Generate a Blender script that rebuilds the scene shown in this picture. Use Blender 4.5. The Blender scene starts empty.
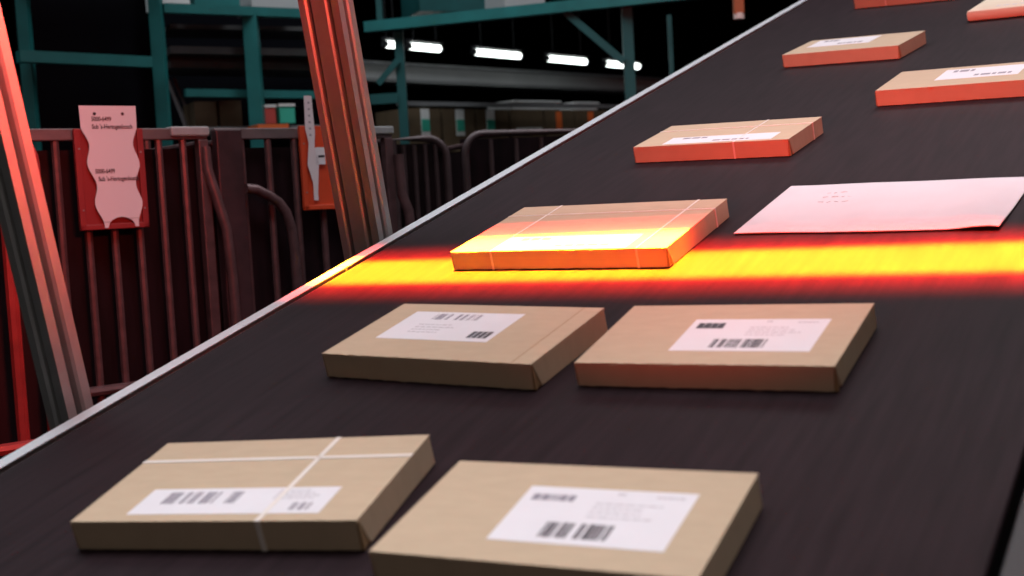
import bpy, bmesh, math, random
from mathutils import Vector, Matrix
random.seed(7)
scene = bpy.context.scene
col = scene.collection

# ------------------------------------------------------------------ camera
F_PX = 1250.0
CAM_Z = 1.55
H_BELT = 0.55                                   # camera height above the belt plane
d1 = Vector((0.472387, -0.350084, 0.808883))    # belt running direction (camera axes: right, down, forward)
d2 = Vector((0.860823, -0.013852, -0.508716))   # across the belt
n_ = Vector((-0.189298, -0.936616, -0.294817))  # belt normal
u_ = Vector((-0.054922, -0.996320, -0.065807))  # world up
u_.normalize()
yw = (Vector((0, 0, 1)) - u_ * u_.z).normalized()
xw = yw.cross(u_).normalized()
MW = Matrix((xw, yw, u_))
CAM = Vector((0, 0, CAM_Z))
cam_d = bpy.data.cameras.new('camera')
cam = bpy.data.objects.new('camera', cam_d)
col.objects.link(cam)
rx, ry, rz = MW @ Vector((1, 0, 0)), MW @ Vector((0, -1, 0)), MW @ Vector((0, 0, -1))
cam.matrix_world = Matrix(((rx.x, ry.x, rz.x, CAM.x), (rx.y, ry.y, rz.y, CAM.y), (rx.z, ry.z, rz.z, CAM.z), (0, 0, 0, 1)))
cam_d.sensor_width = 36.0
cam_d.lens = F_PX * 36.0 / 1024.0
cam_d.clip_start = 0.02
cam_d.clip_end = 100
cam_d.dof.use_dof = True
cam_d.dof.focus_distance = 2.25
cam_d.dof.aperture_fstop = 5.0
scene.camera = cam

# belt frame: x across (towards the photographer's side), y up the belt, z normal
ex, ey, ez = MW @ d2, MW @ d1, MW @ n_
ob = CAM - ez * H_BELT
BELT = Matrix(((ex.x, ey.x, ez.x, ob.x), (ex.y, ey.y, ez.y, ob.y), (ex.z, ey.z, ez.z, ob.z), (0, 0, 0, 1)))

def W(px, py, d):
    """world point seen at a photo position and a chosen distance in front of the camera"""
    return CAM + MW @ Vector(((px - 512) / F_PX * d, (py - 288) / F_PX * d, d))

# ------------------------------------------------------------------ world, exposure, large lights
wd = bpy.data.worlds.new('world'); scene.world = wd; wd.use_nodes = True
wd.node_tree.nodes['Background'].inputs[0].default_value = (0.5, 0.55, 0.65, 1)
wd.node_tree.nodes['Background'].inputs[1].default_value = 0.02
vs = scene.view_settings
vs.view_transform = 'Standard'; vs.look = 'None'; vs.exposure = 0.0; vs.gamma = 1.0; vs.use_curve_mapping = False

def area(name, loc, target, sx, sy, watt, color, spread=180, xdir=None):
    l = bpy.data.lights.new(name, 'AREA'); l.shape = 'RECTANGLE'; l.size = sx; l.size_y = sy
    l.energy = watt; l.color = color; l.spread = math.radians(spread)
    o = bpy.data.objects.new(name, l); col.objects.link(o)
    z = (Vector(loc) - Vector(target)).normalized()
    x = Vector(xdir) if xdir is not None else Vector((1, 0, 0))
    x = (x - z * x.dot(z)).normalized(); y = z.cross(x)
    o.matrix_world = Matrix(((x.x, y.x, z.x, loc[0]), (x.y, y.y, z.y, loc[1]), (x.z, y.z, z.z, loc[2]), (0, 0, 0, 1)))
    return o
COOL = (0.98, 0.97, 1.0)
# overhead hall lights above the conveyor, then added fill lights
area('hall_light', (0.2, 1.25, 4.3), (0.2, 1.25, 0), 2.6, 1.4, 61, COOL, 115)
area('hall_light', (2.1, 4.3, 4.9), (2.0, 4.2, 0), 2.6, 1.4, 50, COOL, 115)
area('hall_light', (0.3, -2.6, 4.3), (0.3, -2.6, 0), 2.6, 1.6, 46, (1.0, 0.88, 0.78))  # added fill from behind the camera for the near box fronts
area('hall_light', (-2.6, 4.3, 5.2), (-2.6, 4.5, 0), 3.0, 1.2, 60, (0.85, 0.95, 1.0))  # added fill that brightens the teal racking
area('hall_light', (-0.2, 5.0, 4.9), (-0.1, 5.8, 0), 2.0, 1.0, 30, (0.9, 0.97, 1.0), 125)  # added fill that brightens the far bins
# the red lamps of the scanner: the scan line, its wider halo, a side lamp; plus an added red fill aimed up the belt
LINE_A = 1.597
def bl(b, a, z): return BELT @ Vector((b, a, z))
area('scanner_line_light', bl(-0.70, LINE_A + .11, 0.66), bl(-0.70, LINE_A, 0), 1.36, 0.108, 56, (1.0, 0.55, 0.006), 4, ex)
area('scanner_line_halo', bl(-0.70, LINE_A + .11, 0.66), bl(-0.70, LINE_A, 0), 1.36, 0.108, 66, (1.0, 0.02, 0.01), 18, ex)
RED_FILL = (-0.45, 0.0, 0.62)
area('red_fill_light', bl(*RED_FILL), bl(-0.72, 4.0, 0.26), 0.16, 0.10, 6.5, (1.0, 0.03, 0.008), 44, ex)  # added light that reddens the far box fronts
area('scanner_side_light', bl(-0.85, 1.27, 0.60), bl(-1.9, 1.30, 0.55), 0.3, 0.05, 10.5, (1.0, 0.07, 0.045), 100, ey)

# ------------------------------------------------------------------ materials
def mat(name, color, rough=0.6, metal=0.0, var=0.0, scale=20.0, bump=0.0, spec=0.5, emit=None, estr=0.0, stretch=(1, 1, 1), sheen=0):
    m = bpy.data.materials.new(name); m.use_nodes = True
    nt = m.node_tree; bs = nt.nodes['Principled BSDF']
    bs.inputs['Base Color'].default_value = (*color, 1); bs.inputs['Roughness'].default_value = rough
    bs.inputs['Metallic'].default_value = metal; bs.inputs['Specular IOR Level'].default_value = spec
    if emit:
        bs.inputs['Emission Color'].default_value = (*emit, 1); bs.inputs['Emission Strength'].default_value = estr
    if var or bump:
        tc = nt.nodes.new('ShaderNodeTexCoord'); mp = nt.nodes.new('ShaderNodeMapping'); mp.inputs['Scale'].default_value = stretch
        nz = nt.nodes.new('ShaderNodeTexNoise'); nz.inputs['Scale'].default_value = scale; nz.inputs['Detail'].default_value = 5
        nt.links.new(tc.outputs['Object'], mp.inputs[0]); nt.links.new(mp.outputs[0], nz.inputs['Vector'])
        if var:
            cr = nt.nodes.new('ShaderNodeValToRGB')
            cr.color_ramp.elements[0].position = 0.3; cr.color_ramp.elements[1].position = 0.7
            cr.color_ramp.elements[0].color = (*[c * (1 - var) for c in color], 1)
            cr.color_ramp.elements[1].color = (*[min(1, c * (1 + var)) for c in color], 1)
            nt.links.new(nz.outputs['Fac'], cr.inputs[0]); nt.links.new(cr.outputs[0], bs.inputs['Base Color'])
        if bump:
            bp = nt.nodes.new('ShaderNodeBump'); bp.inputs['Strength'].default_value = bump; bp.inputs['Distance'].default_value = 0.002
            nt.links.new(nz.outputs['Fac'], bp.inputs['Height']); nt.links.new(bp.outputs[0], bs.inputs['Normal'])
    return m
M = {}
M['belt'] = mat('belt_rubber', (0.017, 0.0098, 0.0122), 0.56, 0, 0.26, 9, 0.05, 0.06, stretch=(9, 0.7, 1))
M['alu'] = mat('aluminium', (0.62, 0.63, 0.67), 0.42, 0.55, 0.06, 40, 0.0, stretch=(1, 0.05, 1))
M['alu_post'] = mat('anodised_aluminium', (0.30, 0.30, 0.30), 0.45, 0.45, 0.05, 30)
M['slot'] = mat('slot_shadow_grey', (0.06, 0.055, 0.055), 0.6, 0.3)
M['frame'] = mat('black_powder_coat', (0.010, 0.010, 0.012), 0.6)
M['card'] = mat('cardboard', (0.45, 0.345, 0.245), 0.85, 0, 0.035, 30, 0.04, 0.2, stretch=(1, 3, 1))
M['card_dark'] = mat('cardboard_shade_dark', (0.30, 0.19, 0.105), 0.9, 0, 0.08, 40, 0, 0.2)  # darker board, shade of the open flap gaps put into the colour
M['label'] = mat('white_label_paper', (0.64, 0.62, 0.66), 0.55, 0, 0.02, 30)
M['envelope'] = mat('white_envelope_paper', (0.56, 0.52, 0.56), 0.7, 0, 0.03, 14, 0.15)
M['padded'] = mat('cream_padded_paper', (0.60, 0.50, 0.38), 0.7, 0, 0.04, 20)
M['ink'] = mat('black_ink', (0.018, 0.014, 0.025), 0.5)
M['ink_grey'] = mat('faint_grey_ink', (0.45, 0.42, 0.46), 0.6)
M['ink_mid'] = mat('mid_grey_ink', (0.22, 0.2, 0.24), 0.6)
M['strap'] = mat('white_plastic_strap', (0.66, 0.60, 0.56), 0.4)
M['cage'] = mat('maroon_cage_tube', (0.10, 0.052, 0.056), 0.42, 0.3, 0.25, 30)
M['cage_panel'] = mat('dark_cage_panel', (0.012, 0.005, 0.007), 0.5, 0.0, 0.5, 7, 0.2, 0.15, stretch=(3, 3, .6))
M['cage_dark'] = mat('worn_dark_maroon_steel', (0.045, 0.020, 0.024), 0.45, 0.2, 0.35, 16)
M['shelf_dk'] = mat('dull_dark_steel', (0.06, 0.06, 0.062), 0.6, 0.1, 0.2, 12)
M['rail_grey'] = mat('greyed_maroon_rail', (0.13, 0.095, 0.10), 0.45, 0.2, 0.2, 20)
M['cage_far'] = mat('dull_maroon_tube', (0.062, 0.036, 0.040), 0.5, 0.2, 0.2, 20)
M['cage_red_glow'] = mat('red_glow_tube', (0.22, 0.022, 0.022), 0.45, 0.1, 0.2, 20)  # red glow of the scanner lamp put into the tube colour
M['cap'] = mat('grey_cap', (0.27, 0.27, 0.28), 0.5, 0, 0.1, 30)
M['tagred'] = mat('red_holder_plastic', (0.22, 0.016, 0.018), 0.5, 0, 0.05, 20)
M['tagorange'] = mat('orange_holder_plastic', (0.55, 0.06, 0.02), 0.4, 0, 0.05, 20)
M['cardwhite'] = mat('white_tag_card', (0.62, 0.55, 0.59), 0.7)
M['teal'] = mat('teal_rack_paint', (0.010, 0.145, 0.145), 0.5, 0.0, 0.15, 8)
M['teal_dk'] = mat('dark_teal_paint', (0.008, 0.075, 0.078), 0.5, 0, 0.15, 8)
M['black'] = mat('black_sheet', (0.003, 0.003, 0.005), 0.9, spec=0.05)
M['grey'] = mat('grey_steel', (0.22, 0.22, 0.23), 0.45, 0.3, 0.15, 12)
M['greyband'] = mat('pale_grey_fascia', (0.45, 0.45, 0.46), 0.6, 0, 0.08, 3)
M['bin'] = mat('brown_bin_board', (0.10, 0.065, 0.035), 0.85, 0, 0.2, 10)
M['green'] = mat('green_label', (0.04, 0.42, 0.30), 0.6)
M['orange'] = mat('orange_label', (0.75, 0.14, 0.03), 0.6)
M['white'] = mat('white_plastic', (0.7, 0.7, 0.7), 0.5)
M['red'] = mat('red_box_print', (0.5, 0.06, 0.05), 0.6)
M['tube'] = mat('lit_fluorescent_tube', (0.9, 0.9, 0.9), 0.4, emit=(0.93, 1.0, 0.97), estr=6.0)
M['redglass'] = mat('red_lamp_lens', (0.4, 0.02, 0.01), 0.3, emit=(1, 0.08, 0.02), estr=2.0)
M['yellow'] = mat('yellow_housing', (0.6, 0.36, 0.02), 0.5)
M['floor'] = mat('dark_concrete', (0.03, 0.028, 0.028), 0.55, 0, 0.2, 1.5)
M['wall'] = mat('unlit_wall_dark', (0.008, 0.008, 0.010), 0.9, spec=0.05)  # near black, darkness of the unlit hall put into the colour
M['rubber'] = mat('black_rubber', (0.015, 0.015, 0.015), 0.7)
M['copper'] = mat('orange_brown_paint', (0.35, 0.10, 0.04), 0.5)

# ------------------------------------------------------------------ mesh helpers
class MB:
    def __init__(s): s.v = []; s.f = []
    def add(s, vs_, fs):
        o = len(s.v); s.v += [Vector(v) for v in vs_]; s.f += [[i + o for i in f] for f in fs]; return s
    def box(s, x0, x1, y0, y1, z0, z1, mtx=None):
        vs_ = [Vector((x, y, z)) for z in (z0, z1) for y in (y0, y1) for x in (x0, x1)]
        if mtx is not None: vs_ = [mtx @ v for v in vs_]
        return s.add(vs_, [(0, 2, 3, 1), (4, 5, 7, 6), (0, 1, 5, 4), (2, 6, 7, 3), (0, 4, 6, 2), (1, 3, 7, 5)])
    def prism(s, outline, z0, z1, mtx=None):
        """outline: CCW (x, y) list"""
        k = len(outline)
        vs_ = [Vector((x, y, z0)) for x, y in outline] + [Vector((x, y, z1)) for x, y in outline]
        if mtx is not None: vs_ = [mtx @ v for v in vs_]
        fs = [list(range(k))[::-1], list(range(k, 2 * k))] + [(i, (i + 1) % k, k + (i + 1) % k, k + i) for i in range(k)]
        return s.add(vs_, fs)
    def tube(s, pts, r, seg=10):
        pts = [Vector(p) for p in pts]; rings = []
        ref = None
        for i, p in enumerate(pts):
            t = (pts[min(i + 1, len(pts) - 1)] - pts[max(i - 1, 0)]).normalized()
            if ref is None: ref = Vector((0, 0, 1)) if abs(t.z) < .9 else Vector((1, 0, 0))
            a = (ref - t * ref.dot(t)).normalized(); b = t.cross(a); ref = a
            rings.append([p + (a * math.cos(2 * math.pi * k / seg) + b * math.sin(2 * math.pi * k / seg)) * r for k in range(seg)])
        vs_ = [v for rg in rings for v in rg]; fs = []
        for i in range(len(rings) - 1):
            for k in range(seg):
                k2 = (k + 1) % seg
                fs.append((i * seg + k, i * seg + k2, (i + 1) * seg + k2, (i + 1) * seg + k))
        fs.append(list(range(seg))[::-1]); fs.append([(len(rings) - 1) * seg + k for k in range(seg)])
        return s.add(vs_, fs)
    def bar(s, p0, p1, w, h, up=Vector((0, 0, 1))):
        p0, p1 = Vector(p0), Vector(p1); t = (p1 - p0).normalized()
        sd = t.cross(up).normalized(); uu = sd.cross(t)
        vs_ = [p + sd * a * w / 2 + uu * b * h / 2 for p in (p0, p1) for a, b in ((-1, -1), (1, -1), (1, 1), (-1, 1))]
        return s.add(vs_, [(0, 1, 2, 3)[::-1], (4, 5, 6, 7), (0, 1, 5, 4), (1, 2, 6, 5), (2, 3, 7, 6), (3, 0, 4, 7)])
    def build(s, name, m, parent=None, mtx=None, bevel=0.0, smooth=False):
        me = bpy.data.meshes.new(name)
        me.from_pydata([tuple(v) for v in s.v], [], s.f); me.update()
        bm = bmesh.new(); bm.from_mesh(me)
        bmesh.ops.recalc_face_normals(bm, faces=bm.faces)
        if bevel: bmesh.ops.bevel(bm, geom=bm.edges[:], offset=bevel, segments=2, profile=0.5, affect='EDGES', clamp_overlap=True)
        bm.to_mesh(me); bm.free()
        if smooth:
            for p in me.polygons: p.use_smooth = True
            try: me.set_sharp_from_angle(angle=math.radians(40))
            except Exception: pass
        me.materials.append(M[m])
        o = bpy.data.objects.new(name, me); col.objects.link(o)
        if mtx is not None: o.matrix_world = mtx
        if parent is not None:
            o.parent = parent
        return o
def thing(name, label, cat, mtx=None, group=None):
    o = bpy.data.objects.new(name, None); o.empty_display_size = 0.1; col.objects.link(o)
    if mtx is not None: o.matrix_world = mtx
    tag(o, label, cat, group); return o
def tag(o, label, cat, group=None):
    o['label'] = label; o['category'] = cat
    if group: o['group'] = group
    return o
def struct(o): o['kind'] = 'structure'; return o
def text_mesh(name, body, size, m, parent, mtx):
    c = bpy.data.curves.new('t', 'FONT'); c.body = body; c.size = size; c.extrude = 0.00012; c.offset = size * 0.022
    t = bpy.data.objects.new('t', c); col.objects.link(t)
    dg = bpy.context.evaluated_depsgraph_get(); dg.update()
    me = bpy.data.meshes.new_from_object(t.evaluated_get(dg)); me.name = name
    bpy.data.objects.remove(t); bpy.data.curves.remove(c)
    me.materials.clear(); me.materials.append(M[m])
    o = bpy.data.objects.new(name, me); col.objects.link(o); o.parent = parent; o.matrix_local = mtx @ Matrix.Diagonal((.76, 1, 1, 1))
    return o
T = Matrix.Translation
def RZ(a): return Matrix.Rotation(a, 4, 'Z')

# ------------------------------------------------------------------ the hall
struct(MB().box(-14, 14, -4, 22, -0.1, 0).build('floor', 'floor'))
struct(MB().box(-14, 14, 21.8, 22, 0, 6).build('wall_back', 'wall'))
struct(MB().box(-14, -13.8, -4, 21.8, 0, 6).build('wall_left', 'wall'))
struct(MB().box(13.8, 14, -4, 21.8, 0, 6).build('wall_right', 'wall'))
struct(MB().box(-14, 14, -4, 22, 6, 6.1).build('ceiling', 'wall'))

# ------------------------------------------------------------------ conveyor
BL_, BR_ = -1.333, -0.176
A0, A1 = -0.7, 6.2
conv = thing('inclined_conveyor', 'long black rubber belt conveyor climbing to the right with pale aluminium edge', 'conveyor', BELT)
bm_ = MB().box(BL_, BR_, A0, A1, -0.012, 0.0)
bm_.build('belt', 'belt', conv, None, 0.002)
MB().box(BL_ + .02, BR_ - .02, A0 + .05, A1 - .05, -0.10, -0.016).build('slider_bed', 'frame', conv)
# left aluminium edge rail with a lip, in three lengths with a joint
for y0, y1 in ((A0, 1.618), (1.621, 3.60), (3.603, A1)):
    MB().prism([(-1.361, -.13), (-1.341, -.13), (-1.341, .002), (-1.337, .002), (-1.337, .005), (-1.361, .005)], y0, y1,
               Matrix(((1, 0, 0, 0), (0, 0, 1, 0), (0, 1, 0, 0), (0, 0, 0, 1)))).build('edge_rail', 'alu', conv, None, 0.0008)
MB().box(BR_ + .006, BR_ + .05, A0, A1, -.16, -.012).build('side_frame', 'frame', conv, None, .002)
MB().box(BL_ - .008, BL_ + .02, A0, A1, -.16, -.10).build('side_frame', 'frame', conv, None, .002)
for yy in (A0, A1):
    MB().tube([(BL_ + .01, yy, -.062), (BR_ - .01, yy, -.062)], .058, 20).build('end_roller', 'grey', conv, smooth=True)
BI = BELT.inverted()
for yy in (0.1, 3.2, 5.6):
    for xx in (BL_ + .02, BR_ + .02):
        top = BELT @ Vector((xx, yy, -.13)); bot = Vector((top.x, top.y, 0.0))
        tl, bo = BI @ top, BI @ bot
        MB().bar(tl, bo, .05, .05, Vector((0, 1, 0))).build('leg', 'frame', conv)
        foot = Matrix.Translation(bot)
        mbf = MB().box(-.07, .07, -.07, .07, 0.0, .01, BI @ foot); mbf.build('foot_plate', 'frame', conv)

# ------------------------------------------------------------------ parcels
def barcode(mb, x0, x1, y0, y1, z, seed, dens=0.55):
    r = random.Random(seed); x = x0
    while x < x1:
        w = r.choice((.0007, .0012, .0018, .0026)); 
        if r.random() < dens: mb.box(x, min(x + w, x1), y0, y1, z, z + .00015)
        x += w + r.choice((.0004, .0008, .0012))
def dashes(mb, x0, y, n, z, seed, h=.003, lw=.006):
    r = random.Random(seed); x = x0
    for i in range(n):
        w = lw * r.uniform(.5, 1.6); mb.box(x, x + w, y, y + h, z, z + .00012); x += w + lw * .3
def wavy(x0, x1, y, amp, n, seed):
    r = random.Random(seed)
    return [(x0 + (x1 - x0) * i / n, y + amp * (math.sin(i * 1.9) * .6 + r.uniform(-.5, .5))) for i in range(n + 1)]

def mailing_box(label, a, b, th, L, Wd, Tk, lab=None, straps=(), kind='', seed=1, crease=None, jag=.0012):
    root = thing('mailing_box', label, 'box', BELT @ T((b, a, 0.0005)) @ RZ(math.radians(th)), 'flat mailing boxes on the belt')
    l, w = L / 2, Wd / 2
    MB().box(-l + .0012, l - .0012, -w + .0014, w - .0012, 0, Tk - .0018).build('body', 'card_dark', root, None, .0012)
    # lid panel with a slightly ragged front cut
    front = wavy(-l, l, -w, jag, 46, seed)
    MB().prism(front + [(l, w), (-l, w)], Tk - .0017, Tk).build('lid', 'card', root, None)
    # front tuck panel, ragged lower edge
    low = wavy(-l + .002, l - .004, .0012, jag * .8, 40, seed + 5)
    MF = Matrix(((1, 0, 0, 0), (0, 0, -1, -w + .0013), (0, 1, 0, 0), (0, 0, 0, 1)))
    MB().prism(low + [(l - .0015, Tk - .0017), (-l + .0005, Tk - .0017)], 0, .0013, MF).build('front_flap', 'card', root)
    MB().box(-l + .001, l - .001, w - .0013, w, .001, Tk - .0018).build('rear_flap', 'card', root)
    # side flaps: tapered tongues
    for sx in (-1, 1):
        ol = [(-w + .015, .001), (w - .002, .001), (w - .002, Tk - .0018), (-w + .003, Tk - .0018)]
        MS = Matrix(((0, 0, sx, sx * (l - .0014)), (1, 0, 0, 0), (0, 1, 0, 0), (0, 0, 0, 1)))
        MB().prism(ol, 0, .0014, MS).build('side_flap', 'card', root)
        MB().box(sx * l - .0009, sx * l + .0009 , -w + .0004, -w + .0030, .001, Tk - .003).build('corner_gap_shade', 'card_dark', root)  # dark strip painted in for the shade of the open corner
    if crease is not None:
        MB().box(crease - .0005, crease + .0005, -w + .002, w - .001, Tk, Tk + .0002).build('crease', 'card_dark', root)
    for s in straps:
        hw = s[2] if len(s) > 2 else .0016
        m = MB(); e = .0006
        if s[0] == 'y':      # runs front to back across the top and down the front
            x = s[1]
            m.box(x - hw, x + hw, -w - .0008, w + .0003, Tk, Tk + e); m.box(x - hw, x + hw, -w - .0014, -w - .0002, .0005, Tk + e)
            m.box(x - hw, x + hw, w - .0004, w + .0006, .0005, Tk + e)
        else:                # runs along the length and down the ends
            y = s[1]
            m.box(-l - .0003, l + .0003, y - hw, y + hw, Tk, Tk + e)
            if len(s) < 4: m.box(l - .0002, l + .001, y - hw, y + hw, .0005, Tk + e); m.box(-l - .001, -l + .0002, y - hw, y + hw, .0005, Tk + e)
        m.build('strap', 'strap', root)
    if lab:
        x0, x1, y0, y1 = lab; z = Tk
        lb = MB().box(x0, x1, y0, y1, z, z + .0003).build('address_label', 'label', root)
        zz = z + .0003; lw, lh = x1 - x0, y1 - y0
        if kind in ('std', 'stdtext'):          # barcode low, print block upper left
            m = MB(); barcode(m, x0 + .27 * lw, x0 + .66 * lw, y0 + .10 * lh, y0 + .36 * lh, zz, seed, .8); m.build('barcode', 'ink', lb)
            m = MB()
            if kind == 'std':
                for i in range(4): m.prism([(x0 + (.055 + .052 * i) * lw, y0 + .70 * lh), (x0 + (.105 + .052 * i) * lw, y0 + .70 * lh), (x0 + (.100 + .052 * i) * lw, y0 + .87 * lh), (x0 + (.055 + .052 * i) * lw, y0 + .87 * lh)], zz, zz + .0002)
                m.build('print_block', 'ink', lb)
            else:
                dashes(m, x0 + .06 * lw, y0 + .74 * lh, 6, zz, seed, .011, .005); m.build('print_block', 'ink_mid', lb)
            m = MB()
            for i in range(4): dashes(m, x0 + .46 * lw, y0 + (.48 + .08 * i) * lh, 7, zz, seed + i, .0022)
            dashes(m, x0 + .55 * lw, y0 + .9 * lh, 2, zz, seed + 9, .004, .003); dashes(m, x0 + .78 * lw, y0 + .88 * lh, 5, zz, seed + 8, .003, .004)
            m.build('fine_print', 'ink_grey', lb)
        elif kind == 'flip':                     # barcode at the far edge, block near right
            m = MB(); barcode(m, x0 + .24 * lw, x0 + .66 * lw, y0 + .72 * lh, y0 + .93 * lh, zz, seed, .7); m.build('barcode', 'ink_mid', lb)
            m = MB()
            for i in range(4): m.box(x0 + (.78 + .046 * i) * lw, x0 + (.816 + .046 * i) * lw, y0 + .12 * lh, y0 + .34 * lh, zz, zz + .0002)
            m.build('print_block', 'ink', lb)
            m = MB()
            for i in range(4): dashes(m, x0 + .2 * lw, y0 + (.25 + .09 * i) * lh, 7, zz, seed + i, .0022)
            m.build('fine_print', 'ink_grey', lb)
        elif kind == 'strip':                    # long low label, barcode left
            m = MB(); barcode(m, x0 + .12 * lw, x0 + .40 * lw, y0 + .40 * lh, y0 + .86 * lh, zz, seed, .75)
            barcode(m, x0 + .46 * lw, x0 + .52 * lw, y0 + .40 * lh, y0 + .86 * lh, zz, seed + 1, .75); m.build('barcode', 'ink_mid', lb)
            m = MB()
            for i in range(4): dashes(m, x0 + .70 * lw, y0 + (.55 + .1 * i) * lh, 6, zz, seed + i, .0022)
            m.build('fine_print', 'ink_grey', lb)
            m = MB(); barcode(m, x0 + .83 * lw, x0 + .93 * lw, y0 + .12 * lh, y0 + .40 * lh, zz, seed + 3, .8); m.build('print_block', 'ink_mid', lb)
        elif kind == 'far':
            m = MB(); dashes(m, x0 + .12 * lw, y0 + .68 * lh, 3, zz, seed, .2 * lh, .012); m.build('print_line', 'ink_mid', lb); m = MB(); dashes(m, x0 + .45 * lw, y0 + .18 * lh, 5, zz, seed, .16 * lh, .012)
            m.build('print_line', 'ink_mid', lb)
    return root

mailing_box('cardboard mailing box in the lower left corner, crossed by two white straps', .8542, -.8959, 9.7, .333, .178, .033,
            (-.106, .118, -.075, -.023), (('x', .042, .0028, 0), ('y', .058, .0028)), 'strip', 1, jag=.0003)
mailing_box('cardboard mailing box nearest the camera, cut off by the bottom edge, white label, no straps', .8402, -.5222, 2.5, .304, .171, .033,
            (-.051, .112, -.052, .043), (), 'stdtext', 2, jag=.0003)
mailing_box('cardboard mailing box below the red line, barcode along the far edge of its label', 1.2554, -.8785, -3.8, .327, .181, .034,
            (-.118, .061, -.033, .062), (), 'flip', 3, crease=.135)
mailing_box('cardboard mailing box with black block print and barcode label, just below the red line', 1.2625, -.5230, .6, .302, .181, .030,
            (-.049, .114, -.053, .042), (), 'std', 4)
mailing_box('mailing box lying across the glowing red and yellow scan line, three thin straps', 1.7087, -.9098, -1.9, .380, .240, .031,
            (-.115, .122, -.116, -.052), (('x', .067, .0012), ('y', -.114, .0016), ('y', .141, .0016)), 'far', 5)
mailing_box('mailing box with red-lit front and one strap, next up the belt from the scan line', 2.2906, -.8819, -5.5, .328, .168, .033,
            (-.104, .125, -.074, -.025), (('x', .035, .0013), ('y', .053, .0016)), 'far', 6)
mailing_box('mailing box with red-lit front and white label, in the upper middle of the belt', 3.1924, -.8600, -9.0, .307, .178, .033,
            (-.122, .045, -.012, .075), (), 'far', 7, jag=.0003)
mailing_box('mailing box with red-lit front cut off by the right edge of the picture', 2.633, -.484, -5.0, .328, .178, .033,
            (-.062, .10, -.030, .065), (), 'far', 8)
mailing_box('mailing box at the top edge of the picture, only its red-lit front showing', 4.105, -.893, -13.0, .332, .178, .033,
            None, (('y', -.06, .0016),), '', 9, jag=.0003)

def envelope(label, a, b, th, L, Wd, Tk, seed, lift=0):
    root = thing('envelope', label, 'envelope', BELT @ T((b, a, .0004)) @ RZ(math.radians(th)), 'envelopes on the belt')
    r = random.Random(seed); nx, ny = 28, 16; vs_ = []; fs = []
    l, w = L / 2, Wd / 2
    def hh(i, j):
        u, v = i / nx, j / ny
        e = min(u, 1 - u, v, 1 - v)
        z = Tk * min(1, (e * 7) ** .6) if e > 0 else 0
        return z
    for lay in (0, 1):
        for j in range(ny + 1):
            for i in range(nx + 1):
                u, v = i / nx, j / ny
                x = -l + L * u; y = -w + Wd * v
                if j == 0: y += .0015 * math.sin(u * 9)
                base = lift * max(0, (u - .80) / .20) * max(0, 1 - v * 3) * math.sin(min(1, (u - .8) / .2) * 2.6) if u > .8 else 0
                base += .002 + (.0015 * (1 + math.sin(u * 14 + v * 3)) if lay else 0) * min(1, 6 * min(u, 1 - u, v, 1 - v) + .2)
                vs_.append((x, y, base + (hh(i, j) + .0009 if lay else 0)))
    N = (nx + 1) * (ny + 1)
    for lay in (0, 1):
        for j in range(ny):
            for i in range(nx):
                q = [lay * N + j * (nx + 1) + i, lay * N + j * (nx + 1) + i + 1, lay * N + (j + 1) * (nx + 1) + i + 1, lay * N + (j + 1) * (nx + 1) + i]
                fs.append(q if lay else q[::-1])
    rim = [j for j in range(nx + 1)] + [(j + 1) * (nx + 1) - 1 for j in range(1, ny + 1)] + [ny * (nx + 1) + i for i in range(nx - 1, -1, -1)] + [j * (nx + 1) for j in range(ny - 1, 0, -1)]
    for k in range(len(rim)):
        p, q = rim[k], rim[(k + 1) % len(rim)]; fs.append((p, q, q + N, p + N))
    bd = MB().add(vs_, fs).build('paper_sleeve', 'envelope', root, smooth=True)
    return root
ev = envelope('large white envelope with raised corner lying just past the yellow scan line', 1.8403, -.4762, -3.4, .385, .250, .0045, 3, .006)
m = MB()
for i, (y, k) in enumerate(((.055, 8), (.030, 9), (.005, 8))):
    r = random.Random(i + 4); x = -.105
    for q in range(k):
        w = r.uniform(.003, .011); m.bar((x, y + r.uniform(-.003, .003), .0093), (x + w, y + r.uniform(-.003, .004), .0093), .0009, .0006); x += w + .006
m.build('handwriting', 'ink_grey', ev)
jr = thing('padded_parcel', 'pale padded parcel with orange-lit front edge in the top right corner', 'parcel', BELT @ T((-.452, 3.62, .0005)) @ RZ(math.radians(-6)))
MB().box(-.18, .18, -.12, .12, 0, .030).build('body', 'padded', jr, None, .009, True)
m = MB(); dashes(m, -.11, -.09, 5, .0302, 3, .014, .016); m.build('print_block', 'ink_grey', jr)

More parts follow.
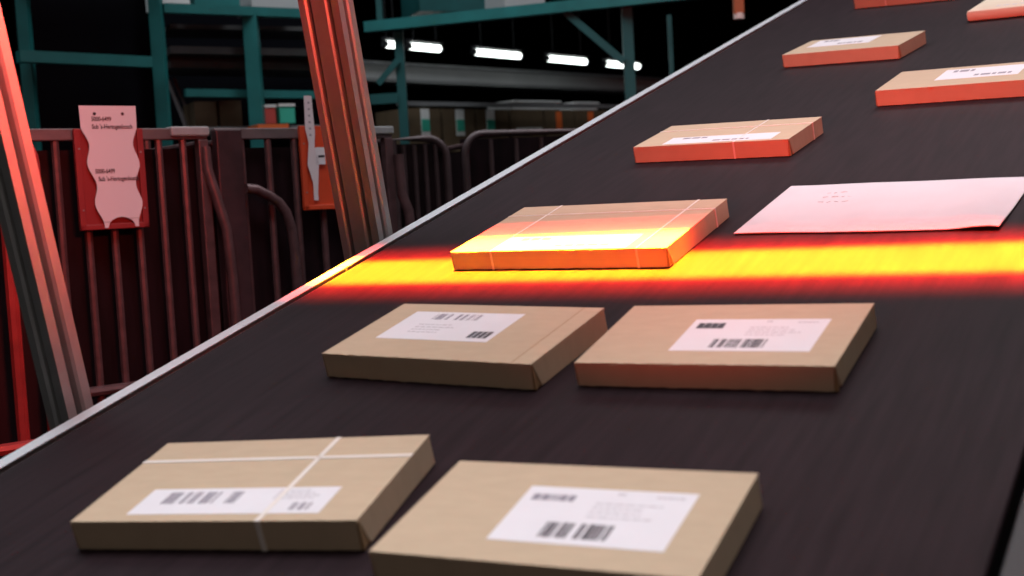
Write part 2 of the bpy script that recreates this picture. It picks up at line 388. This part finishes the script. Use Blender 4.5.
# ------------------------------------------------------------------ scanner gantry
lean = (n_ + u_ * 0.5).normalized()            # posts stand between the belt normal and plumb
def profile_post(root, b, a, nx, ny, z0, z1):
    """slotted aluminium profile: nx, ny slots along its two faces, 45 mm module, in the belt frame"""
    ld = BELT.to_3x3().inverted() @ (MW @ lean); ld = ld / ld.z
    wx, wy = .045 * nx, .045 * ny; s, dp, q = .0050, .022, .0035
    ol = []
    for i in range(nx):
        c = -wx / 2 + .045 * (i + .5); ol += [(c - s - q, -wy / 2), (c - s, -wy / 2 + q), (c - s, -wy / 2 + dp), (c + s, -wy / 2 + dp), (c + s, -wy / 2 + q * .4), (c + s + q * .4, -wy / 2)]
    ol = [(-wx / 2, -wy / 2)] + ol + [(wx / 2, -wy / 2)]
    for i in range(ny):
        c = -wy / 2 + .045 * (i + .5); ol += [(wx / 2, c - s - q), (wx / 2 - q, c - s), (wx / 2 - .015, c - s), (wx / 2 - .015, c + s), (wx / 2 - q, c + s), (wx / 2, c + s + q)]
    ol += [(wx / 2, wy / 2), (-wx / 2, wy / 2)]
    sh = Matrix(((1, 0, ld.x, b), (0, 1, ld.y, a), (0, 0, 1, 0), (0, 0, 0, 1)))
    p = MB().prism(ol, z0, z1, sh).build('post', 'alu_post', root)
    return p
gan = thing('scanner_gantry', 'slotted aluminium scanner gantry standing astride the belt, lit orange and red by its lamp', 'gantry', BELT)
profile_post(gan, -1.42, 1.06, 1, 1, -.30, .98)
profile_post(gan, -1.44, 1.82, 2, 1, -.30, .98)
profile_post(gan, .00, 1.06, 1, 1, -.30, .98)
profile_post(gan, .02, 1.82, 2, 1, -.30, .98)
MB().box(-1.42, .05, 1.40, 1.445, .88, .97).build('cross_beam', 'alu_post', gan)
MB().box(-1.47, -1.38, 1.12, 2.0, .88, .97).build('cross_beam', 'alu_post', gan)
MB().box(-.03, .06, 1.12, 2.0, .88, .97).build('cross_beam', 'alu_post', gan)
hs = MB().box(-1.42, .0, 1.60, 1.80, .70, .92).build('scanner_housing', 'yellow', gan, None, .004)
MB().box(-1.38, -.02, LINE_A + .056, LINE_A + .164, .690, .698).build('lamp_lens', 'redglass', hs)
lb_ = MB().box(-.845, -.78, 1.11, 1.43, .56, .64).build('lamp_head', 'frame', gan, None, .003)
MB().box(-.83, -.81, 1.26, 1.28, .64, .89).build('hanger', 'alu_post', lb_)
MB().box(-1.42, .0, 1.255, 1.285, .88, .92).build('cross_beam', 'alu_post', gan)

fz = bl(*RED_FILL).z
fl = thing('red_fill_lamp', 'added unseen red fill lamp on a thin rod above the lower end of the belt', 'fill lamp', T(Vector((bl(*RED_FILL).x, bl(*RED_FILL).y, fz)) - Vector((ey.x, ey.y, 0)) * .05))  # unseen lamp body added to go with the red fill
MB().tube([(0, 0, .06), (0, 0, 5.995 - fz)], .010, 10).build('rod', 'frame', fl, smooth=True)
MB().box(-.09, .09, -.04, .02, -.06, .06, RZ(math.atan2(-ey.x, ey.y))).build('head', 'frame', fl, None, .006)
# ------------------------------------------------------------------ roll cages
def frame_from(p0, p1):
    p0 = Vector((p0.x, p0.y, 0)); p1 = Vector((p1.x, p1.y, 0)); x = (p1 - p0); w = x.length; x.normalize()
    z = Vector((0, 0, 1)); y = z.cross(x)
    return Matrix(((x.x, y.x, 0, p0.x), (x.y, y.y, 0, p0.y), (0, 0, 1, 0), (0, 0, 0, 1))), w
def arc(cx, cz, r, a0, a1, n, y=0):
    return [(cx + r * math.cos(math.radians(a0 + (a1 - a0) * i / n)), y, cz + r * math.sin(math.radians(a0 + (a1 - a0) * i / n))) for i in range(n + 1)]
def roll_cage(label, p0, p1, top, nb, flat=True, round_l=False, round_r=False, depth=.45, r=.010, midz=None, skip=(), fm='cage'):
    mtx, w = frame_from(p0, p1)
    root = thing('roll_cage', label, 'roll cage', mtx, 'roll cages behind the conveyor')
    MB().box(.02, w - .02, 0.0, depth, .16, .20).build('base', 'cage', root, None, .004)
    for cx_ in (.08, w - .08):
        for cy_ in (.08, depth - .08):
            MB().tube([(cx_ - .018, cy_, .06), (cx_ + .018, cy_, .06)], .06, 14).build('caster', 'rubber', root)
            MB().box(cx_ - .025, cx_ + .025, cy_ - .015, cy_ + .03, .12, .16).build('caster_fork', 'grey', root)
    if flat:
        MB().box(0, w, -.012, .012, top - .030, top).build('top_rail', 'rail_grey', root, None, .003)
        for x in (.014, w - .014):
            MB().box(x - .014, x + .014, -.014, .014, .16, top - .030).build('corner_post', 'cage', root, None, .003)
    else:
        R = .07; pts = []
        pts += [(0, 0, .16)]
        pts += arc(R, top - R, R, 180, 90, 6) if round_l else [(0, 0, top)]
        pts += arc(w - R, top - R, R, 90, 0, 6) if round_r else [(w, 0, top)]
        pts += [(w, 0, .16)]
        MB().tube(pts, .014, 10).build('tube_frame', fm, root, smooth=True)
    for i in range(nb):
        if i in skip: continue
        x = w * (i + 1) / (nb + 1)
        MB().tube([(x, 0, .19), (x, 0, top - .02)], r, 8).build('bar', fm, root, smooth=True)
    for z in ([midz] if midz else []) + [.45]:
        MB().tube([(0, -.012, z), (w, -.012, z)], .013, 8).build('cross_bar', fm, root, smooth=True)
    # closed rear and side sheets
    MB().box(.0, w, .045, .050, .20, top - (.05 if flat else .014)).build('inner_sheet', 'cage_panel', root)
    for x in (.004, w - .004):
        MB().tube([(x, depth, .18), (x, depth, top)], .012, 8).build('rear_post', 'cage', root)
        MB().tube([(x, 0, top - .04), (x, depth, top - .04)], .010, 8).build('side_rail', 'cage', root)
    MB().box(0, w, depth - .004, depth, .20, top - .05).build('rear_sheet', 'cage_panel', root)
    return root, mtx, w
TOP = (W(110, 130, 3.21)).z
c1, m1, w1 = roll_cage('roll cage with grey corner cap carrying the red holder with pale card', W(-26, 200, 2.96), W(210, 200, 3.345), TOP, 8, midz=W(110, 388, 3.2).z)
MB().box(w1 - .105, w1 + .004, -.02, .02, TOP - .022, TOP + .004).build('corner_cap', 'cap', c1, None, .005)
hx = w1 + .012
MB().tube([(hx - .02, -.01, TOP - .05), (hx - .02, -.014, TOP - .11), (hx - .006, -.03, TOP - .19), (hx + .012, -.035, TOP - .27), (hx + .02, -.035, TOP - .40), (hx + .022, -.035, TOP - .8)], .014, 12).build('hinge_tube', 'cage', c1, smooth=True)
c2, m2, w2 = roll_cage('roll cage with bent tube handle carrying the orange holder, beside the slotted post', W(217, 200, 3.365), W(394, 200, 3.72), TOP, 6, midz=None)
MB().box(-.004, .072, -.03, .0, .2, TOP - .004).build('wide_post', 'cage_dark', c2, None, .004)
hp = [(.07, -.035, TOP - .165), (.10, -.035, TOP - .168), (.135, -.035, TOP - .185)] + [(.165, -.035, TOP - .205), (.187, -.035, TOP - .235), (.20, -.035, TOP - .28), (.205, -.035, TOP - .34), (.207, -.035, TOP - .7), (.207, -.0, TOP - .74)]
MB().tube(hp, .014, 12).build('handle', 'cage', c2, smooth=True)
MB().tube([(w2 + .012, -.02, TOP - .08), (w2 + .016, -.02, TOP - .2), (w2 + .03, -.03, TOP - .25), (w2 + .034, -.03, TOP - .33), (w2 + .02, -.02, TOP - .42), (w2 + .016, -.02, TOP - .9)], .015, 12).build('hinge_tube', 'cage', c2, smooth=True)
MB().box(w2 - .09, w2 + .004, -.018, .018, TOP - .02, TOP + .003).build('corner_cap', 'cap', c2, None, .004)
T3 = W(430, 138, 4.4).z
roll_cage('farther roll cage with one rounded top corner, right of the slotted post', W(396, 200, 4.40), W(449, 200, 4.45), T3, 4, False, False, True, .3, .008, fm='cage_far')
roll_cage('farther roll cage with rounded top left corner, cut off by the belt edge', W(468, 200, 4.48), W(640, 200, 4.75), T3 + .01, 6, False, True, False, .3, .009, fm='cage_far')
c5, m5, w5 = roll_cage('near roll cage at the left picture edge, glowing red behind the leaning post', W(-95, 200, 2.45), W(36, 200, 2.60), W(10, 130, 2.55).z, 3, False, True, True, .35, .013, midz=W(20, 450, 2.55).z, fm='cage_red_glow')

# card holders on the cages
def holder(label, mtx, w, px_u, top, pw, ph, m, group, narrow=False, tilt=0):
    root = thing('card_holder', label, 'card holder', mtx @ T((px_u, -.022, top - ph)) , group)
    MB().box(0, pw, -.004, .0, 0, ph).build('back_plate', m, root, None, .002)
    MB().box(0, .016, -.012, -.004, 0, ph).build('side_lip', m, root, None, .002)
    MB().box(pw - .016, pw, -.012, -.004, 0, ph).build('side_lip', m, root, None, .002)
    MB().box(0, pw, -.012, -.004, 0, .014).build('bottom_lip', m, root, None, .002)
    for (x, z) in ((.010, ph - .05), (pw - .010, ph - .06), (.010, .05), (pw - .010, .05)):
        MB().tube([(x, -.0135, z), (x, -.012, z)], .0025, 8).build('rivet', 'grey', root)
    return root
ph, pw = .248, .172
def solve_u(mtx, px):                      # distance along a cage front seen at a photo column
    o = mtx.translation; x = mtx.col[0].to_3d(); r = (W(px, 200, 1) - CAM)
    # o + s*x = CAM + t*r in plan
    det = x.x * (-r.y) - x.y * (-r.x); dx, dy = CAM.x - o.x, CAM.y - o.y
    return (dx * (-r.y) - dy * (-r.x)) / det
u1 = solve_u(m1, 77) - .008
h1 = holder('dark red plastic card holder hung on the cage left of the slotted post', m1, w1, u1, TOP - .002, .178, .252, 'tagred', 'card holders on cages')
u2 = solve_u(m2, 302) - .012
h2 = holder('bright orange card holder half hidden behind the slotted post', m2, w2, u2, TOP + .004, .15, .236, 'tagorange', 'card holders on cages')

def wavy_card(w, h, amp, seed, cut=True):
    """tag card outline: wavy sides below the top flap, arched notch at the foot"""
    pts = []
    if cut:
        pts += [(.043, 0), (.052, 0)]
        for i in range(9):
            a = math.radians(180 - 180 * i / 8); pts.append(((w + .03) / 2 + (w / 2 - .038) * math.cos(a), .026 * math.sin(a)))
        pts += [(w - .022, 0), (w - .013, 0)]
    else: pts += [(0, 0), (w, 0)]
    N = 28; side = .82 * h
    for i in range(1, N + 1):
        z = side * i / N; pts.append((w - amp * (.5 - .5 * math.cos(2 * math.pi * z / (side * .40) + 2.6)) , z))
    pts += [(w, h), (0, h)]
    for i in range(N, 0, -1):
        z = side * i / N; pts.append((.030 * (1 - z / side) + amp * (.5 - .5 * math.cos(2 * math.pi * z / (side * .40) + 2.6)), z))
    return pts
XZ = Matrix(((1, 0, 0, 0), (0, 0, 1, 0), (0, 1, 0, 0), (0, 0, 0, 1)))
cw, ch = .146, .304
kc = thing('tag_card', 'pale card with wavy sides and postcode print, standing in the red holder', 'tag card', m1 @ T((u1 + .016, -.037, TOP - .250)))
cb = MB().prism(wavy_card(cw, ch, .014, 1), -.0004, .0004, XZ).build('card_sheet', 'cardwhite', kc)
TX = Matrix.Rotation(math.radians(90), 4, 'X')
for zt in (ch - .038, ch - .168):
    text_mesh('print', '5000-6499', .0155, 'ink', cb, T((.029, -.0008, zt)) @ TX)
    text_mesh('print', "Sub 's-Hertogenbosch", .0155, 'ink', cb, T((.029 if zt > .2 else .036, -.0008, zt - .019)) @ TX)
for x in (.038, .110):
    MB().tube([(x, -.0009, ch - .020), (x, .0006, ch - .020)], .0042, 12).build('punch_hole', 'ink', cb)
for x in (.042, .104):
    MB().box(x, x + .018 if x < .1 else x + .03, -.0009, -.0004, .014 if x < .1 else .021, .0152 if x < .1 else .022).build('print_line', 'ink_mid', cb)
kc2 = thing('tag_card', 'narrow white card slip standing in the orange holder', 'tag card', m2 @ T((u2 + .012, -.037, TOP - .205)))
cb2 = MB().prism([(.018, 0), (.032, 0), (.032, .02), (.040, .10), (.030, .15), (.034, .19), (.030, .292), (.006, .292), (.004, .2), (.012, .16), (.004, .10), (.018, .05)], -.0004, .0004, XZ).build('card_sheet', 'cardwhite', kc2)
MB().box(.032, .062, -.0004, .0004, .100, .148).build('small_label', 'label', kc2)
MB().box(.040, .060, -.0012, -.0006, .120, .126).build('print_line', 'ink', kc2)
m = MB()
for i in range(6): m.box(.016, .022, -.0010, -.0005, .180 + .018 * i, .185 + .018 * i)
m.build('print', 'ink_mid', cb2)

# ------------------------------------------------------------------ teal racking on the left
def B2(name, m, parent, q0, q1, w, h):
    return MB().bar(W(*q0), W(*q1), w, h).build(name, m, parent)
rk = thing('teal_rack', 'teal steel racking bay with black sheet panels, behind the cages at left', 'rack')
def upright(parent, px, d, ytop, w, m='teal', ybot=None, name='upright'):
    p = W(px, ytop, d); z0 = 0 if ybot is None else W(px, ybot, d).z
    return MB().box(p.x - w / 2, p.x + w / 2, p.y - w / 2, p.y + w / 2, z0, p.z).build(name, m, parent)
upright(rk, 17, 5.05, -70, .045); upright(rk, 150, 5.40, -70, .052); 
B2('beam', 'teal', rk, (18, 56.5, 5.0), (150, 62.5, 5.36), .05, .046)
B2('beam', 'teal', rk, (18, -30, 5.0), (150, -24, 5.36), .05, .06)
pa, pb = W(18, 60, 5.12), W(150, 64, 5.48)
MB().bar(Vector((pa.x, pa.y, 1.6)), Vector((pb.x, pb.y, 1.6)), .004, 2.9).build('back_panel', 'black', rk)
rk2 = thing('shelf_rack', 'teal shelving bay with grey shelves, left of the slotted post', 'rack')
upright(rk2, 152, 5.80, -60, .03); upright(rk2, 250, 5.65, 12, .062); upright(rk2, 336, 5.86, 12, .062)
B2('beam', 'teal', rk2, (163, 8.5, 5.45), (338, 15.2, 5.84), .05, .040)
B2('beam', 'teal', rk2, (185, 93, 5.60), (338, 95.3, 5.93), .04, .034)
for y0, dd in ((54, 0.0), (31, .25), (61, .12), (68, .06)):
    B2('shelf', 'shelf_dk', rk2, (164, y0, 5.68 + dd), (336, y0 + 3, 6.04 + dd), .30, .02 if y0 == 31 else .032)
pa, pb = W(166, 60, 6.3), W(336, 64, 6.6)
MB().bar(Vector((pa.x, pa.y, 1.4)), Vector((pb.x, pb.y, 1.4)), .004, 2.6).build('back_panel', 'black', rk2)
B2('shelf', 'grey', rk2, (166, 133, 5.75), (336, 129, 6.1), .34, .02)
ZS = W(250, 131, 5.9).z + .017
B2('brace', 'grey', rk2, (168, 80, 5.75), (186, 126, 5.75), .015, .015)
B2('brace', 'grey', rk2, (174, 78, 5.9), (192, 122, 5.9), .012, .012)
shelf_z = None
def crate(label, px0, px1, y0, y1, d, m, dep=.2, cat='box', name='storage_box', group=None, lidm=None, z0=None):
    pa, pb = W(px0, y1, d), W(px1, y1, d + (px1 - px0) * .0022); z1 = W((px0 + px1) / 2, y0, d).z
    mtx, w = frame_from(pa, pb); z0 = pa.z if z0 is None else z0
    root = thing(name, label, cat, mtx @ T((0, 0, z0)), group)
    h = z1 - z0; t = .006
    MB().box(0, w, 0, dep, 0, t).build('base', m, root)
    MB().box(0, w, 0, t, t, h).build('front_side', m, root); MB().box(0, w, dep - t, dep, t, h).build('rear_side', m, root)
    MB().box(0, t, t, dep - t, t, h).build('end_side', m, root); MB().box(w - t, w, t, dep - t, t, h).build('end_side', m, root)
    if lidm: MB().box(-.003, w + .003, -.003, dep + .003, h, h + .012).build('lid', lidm, root)
    return root, w, h
crate('brown carton low on the shelving bay, left of the teal upright', 196, 218, 101, 131, 5.72, 'bin', .2, group='items on the shelving bay', z0=ZS)
crate('brown carton low on the shelving bay, touching the teal upright', 221, 243, 100, 131, 5.78, 'bin', .2, group='items on the shelving bay', z0=ZS)
crate('small red carton on the shelving bay right of the teal upright', 263, 277, 107, 131, 5.72, 'red', .12, group='items on the shelving bay', z0=ZS, lidm='white')
crate('pale green box on the shelving bay beside the slotted post', 281, 296, 106, 131, 5.74, 'green', .12, group='items on the shelving bay', z0=ZS, lidm='white')
crate('flat orange tray on top of the cage rail line', 258, 289, 123.5, 129.5, 5.4, 'orange', .15, cat='tray', name='tray')
crate('pale grey crate on the top beam, left one', 160, 190, -14, 4, 5.55, 'white', .25, cat='crate', name='plastic_crate', group='crates on the top beam')
crate('dull teal crate on the top beam, second one', 195, 240, -14, 6, 5.62, 'teal', .25, cat='crate', name='plastic_crate', group='crates on the top beam')
crate('pale grey crate on the top beam, next to the slotted post', 252, 300, -14, 9, 5.75, 'greyband', .25, cat='crate', name='plastic_crate', group='crates on the top beam')

# ------------------------------------------------------------------ far hall, right of the post
fr = thing('steel_platform', 'dark teal steel platform frame with diagonal brace crossing above the far lamps', 'platform')
B2('beam', 'teal', fr, (366, 27.5, 6.3), (720, -9, 5.85), .06, .052)
upright(fr, 626, 6.0, 3, .050, 'teal_dk'); upright(fr, 398, 6.3, 24, .045, 'teal_dk'); upright(fr, 377, 6.35, -30, .03, 'teal_dk', 28)
upright(fr, 669, 6.6, 15, .022, 'teal_dk')
B2('brace', 'teal_dk', fr, (563, 10, 6.05), (624, 62, 6.0), .03, .035)
B2('brace', 'teal_dk', fr, (378, 84, 6.28), (398, 60, 6.28), .02, .03)
B2('tie', 'teal_dk', fr, (366, 100, 6.3), (398, 98, 6.3), .03, .05)
crate('teal cabinet standing on the platform beam near the top edge', 420, 498, -30, 11, 6.5, 'teal_dk', .3, cat='cabinet', name='wall_cabinet')
crate('pale carton standing on the platform beam at the top edge', 505, 545, -30, 7, 6.4, 'greyband', .3, cat='box')

# fluorescent lamps in a row
def lamp(label, px0, px1, y0, y1, d0, d1_):
    a, b = W(px0, y0, d0), W(px1, y1, d1_)
    root = thing('fluorescent_lamp', label, 'lamp', T(a), 'far fluorescent lamps')
    b = b - a; t = b.normalized(); up = Vector((0, 0, .034))
    MB().tube([t * .02, b - t * .02], .020, 12).build('tube', 'tube', root, smooth=True)
    for q in (b * .15, b * .85): MB().bar(q + up, q + Vector((0, 0, 5.995 - a.z)), .004, .004, Vector((0, 1, 0))).build('hanger', 'frame', root)
    MB().bar(up, b + up, .05, .015).build('reflector', 'frame', root)
    for q in (Vector((0, 0, 0)), b): MB().bar(q - t * .015, q + t * .015, .03, .03).build('end_cap', 'frame', root)
LD = lambda px: 7.1 + (px - 390) * .0077
for k, (x0, x1, t_) in enumerate(((385, 396, 'leftmost far lamp, a short bright stub beside the slotted post'), (409, 441, 'second lit fluorescent lamp from the slotted post'),
        (474, 521, 'longest lit fluorescent lamp in the middle of the far row'), (547, 587, 'lit fluorescent lamp left of the diagonal teal brace'),
        (605, 640, 'lit fluorescent lamp crossed by the teal upright'))):
    yy = lambda x: 44.5 + (x - 390) * .0885
    lamp(t_, x0, x1, yy(x0), yy(x1), LD(x0), LD(x1))
gb = thing('steel_girder', 'pale grey girder running across below the far lamps', 'girder')
B2('web', 'greyband', gb, (335, 70.7, 8.0), (720, 90, 11.1), .06, .115)
B2('flange', 'grey', gb, (335, 62.0, 8.0), (720, 83.7, 11.1), .16, .02)
B2('flange', 'grey', gb, (335, 79.4, 8.0), (720, 96.3, 11.1), .16, .02)
upright(gb, 340, 8.1, 80, .09, 'grey', name='column'); upright(gb, 716, 11.05, 95, .09, 'grey', name='column')
sr = thing('bin_shelf', 'long shelf with grey front rail holding brown bins behind the far cages', 'shelf')
SD = lambda px: 6.6 + (px - 398) * .00496
zd = W(407, 148, SD(407)).z
B2('front_rail', 'grey', sr, (398, 103.5, SD(398)), (640, 107, SD(640)), .03, .022)
def shelf_bar(name, m, off, z, w, h, x0=398, x1=640):
    a, b = W(x0, 100, SD(x0) + off), W(x1, 100, SD(x1) + off)
    return MB().bar(Vector((a.x, a.y, z)), Vector((b.x, b.y, z)), w, h).build(name, m, sr)
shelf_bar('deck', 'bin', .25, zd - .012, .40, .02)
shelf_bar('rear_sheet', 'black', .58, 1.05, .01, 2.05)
upright(sr, 402, SD(402), 103, .03, 'grey'); upright(sr, 640, SD(640), 106, .03, 'grey')
names = ['with a green and white tag, nearest the slotted post', 'with a green and white tag, second from the slotted post', 'with a green and white tag, third from the slotted post',
         'with a white slip at its foot', 'with an orange tag, left of its twin', 'with an orange tag, nearest the belt edge']
ztop = W(407, 108, SD(407) + .1).z
for i, (x0, x1) in enumerate(((407, 439), (442, 473), (476, 507), (510, 542), (545, 573), (576, 606))):
    pa, pb = W(x0, 100, SD(x0) + .10), W(x1, 100, SD(x1) + .10)
    mtx, w = frame_from(pa, pb); h = ztop - zd; dep = .28; t = .006
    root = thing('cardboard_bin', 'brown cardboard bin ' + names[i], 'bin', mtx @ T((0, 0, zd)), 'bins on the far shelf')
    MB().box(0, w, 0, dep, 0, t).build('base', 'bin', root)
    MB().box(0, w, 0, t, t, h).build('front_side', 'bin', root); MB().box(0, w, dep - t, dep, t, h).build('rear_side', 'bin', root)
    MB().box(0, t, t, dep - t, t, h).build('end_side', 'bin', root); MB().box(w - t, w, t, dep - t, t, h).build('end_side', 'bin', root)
    if i < 3:
        c = w * (.52, .53, .42)[i]
        lb = MB().box(c - .03, c + .03, -.004, 0, h - .15, h - .003).build('tag', 'white', root)
        MB().box(c - .028, c + .028, -.006, -.004, h - .125, h - .060).build('green_band', 'green', lb)
    elif i == 3:
        MB().box(w * .15, w * .93, -.004, 0, h - .145, h - .105).build('tag', 'white', root)
    else:
        c = w * .45; MB().box(c - .022, c + .022, -.004, 0, h - .115, h - .01).build('tag', 'orange', root)
def tray_on(label, x0, x1, hgt):
    pa, pb = W(x0, 100, SD(x0) + .12), W(x1, 100, SD(x1) + .12); mtx, w = frame_from(pa, pb)
    root = thing('tray', label, 'tray', mtx @ T((0, 0, ztop + .001)), 'white trays on the far bins')
    MB().prism([(.01, 0), (w - .01, 0), (w, hgt), (0, hgt)], 0, .24, Matrix(((1, 0, 0, 0), (0, 0, 1, 0), (0, 1, 0, 0), (0, 0, 0, 1)))).build('body', 'white', root, None, .004)
    MB().box(-.006, w + .006, -.006, .246, hgt - .012, hgt).build('rim', 'white', root, None, .002)
tray_on('wide white tray on top of the far bins, left of the small one', 512, 560, .055)
tray_on('small white tray on top of the far bins, close to the belt edge', 574, 598, .05)
hg = thing('hanging_bracket', 'orange-brown bracket hanging at the top edge above the dark gap', 'bracket', T(W(739, 19, 5.5)))
z0 = 0
MB().box(-.022, .022, -.02, .02, .02, 5.995 - W(739, 19, 5.5).z).build('stem', 'copper', hg, None, .004)
MB().tube([(0, 0, 0), (0, 0, .025)], .024, 14).build('foot', 'strap', hg, smooth=True)
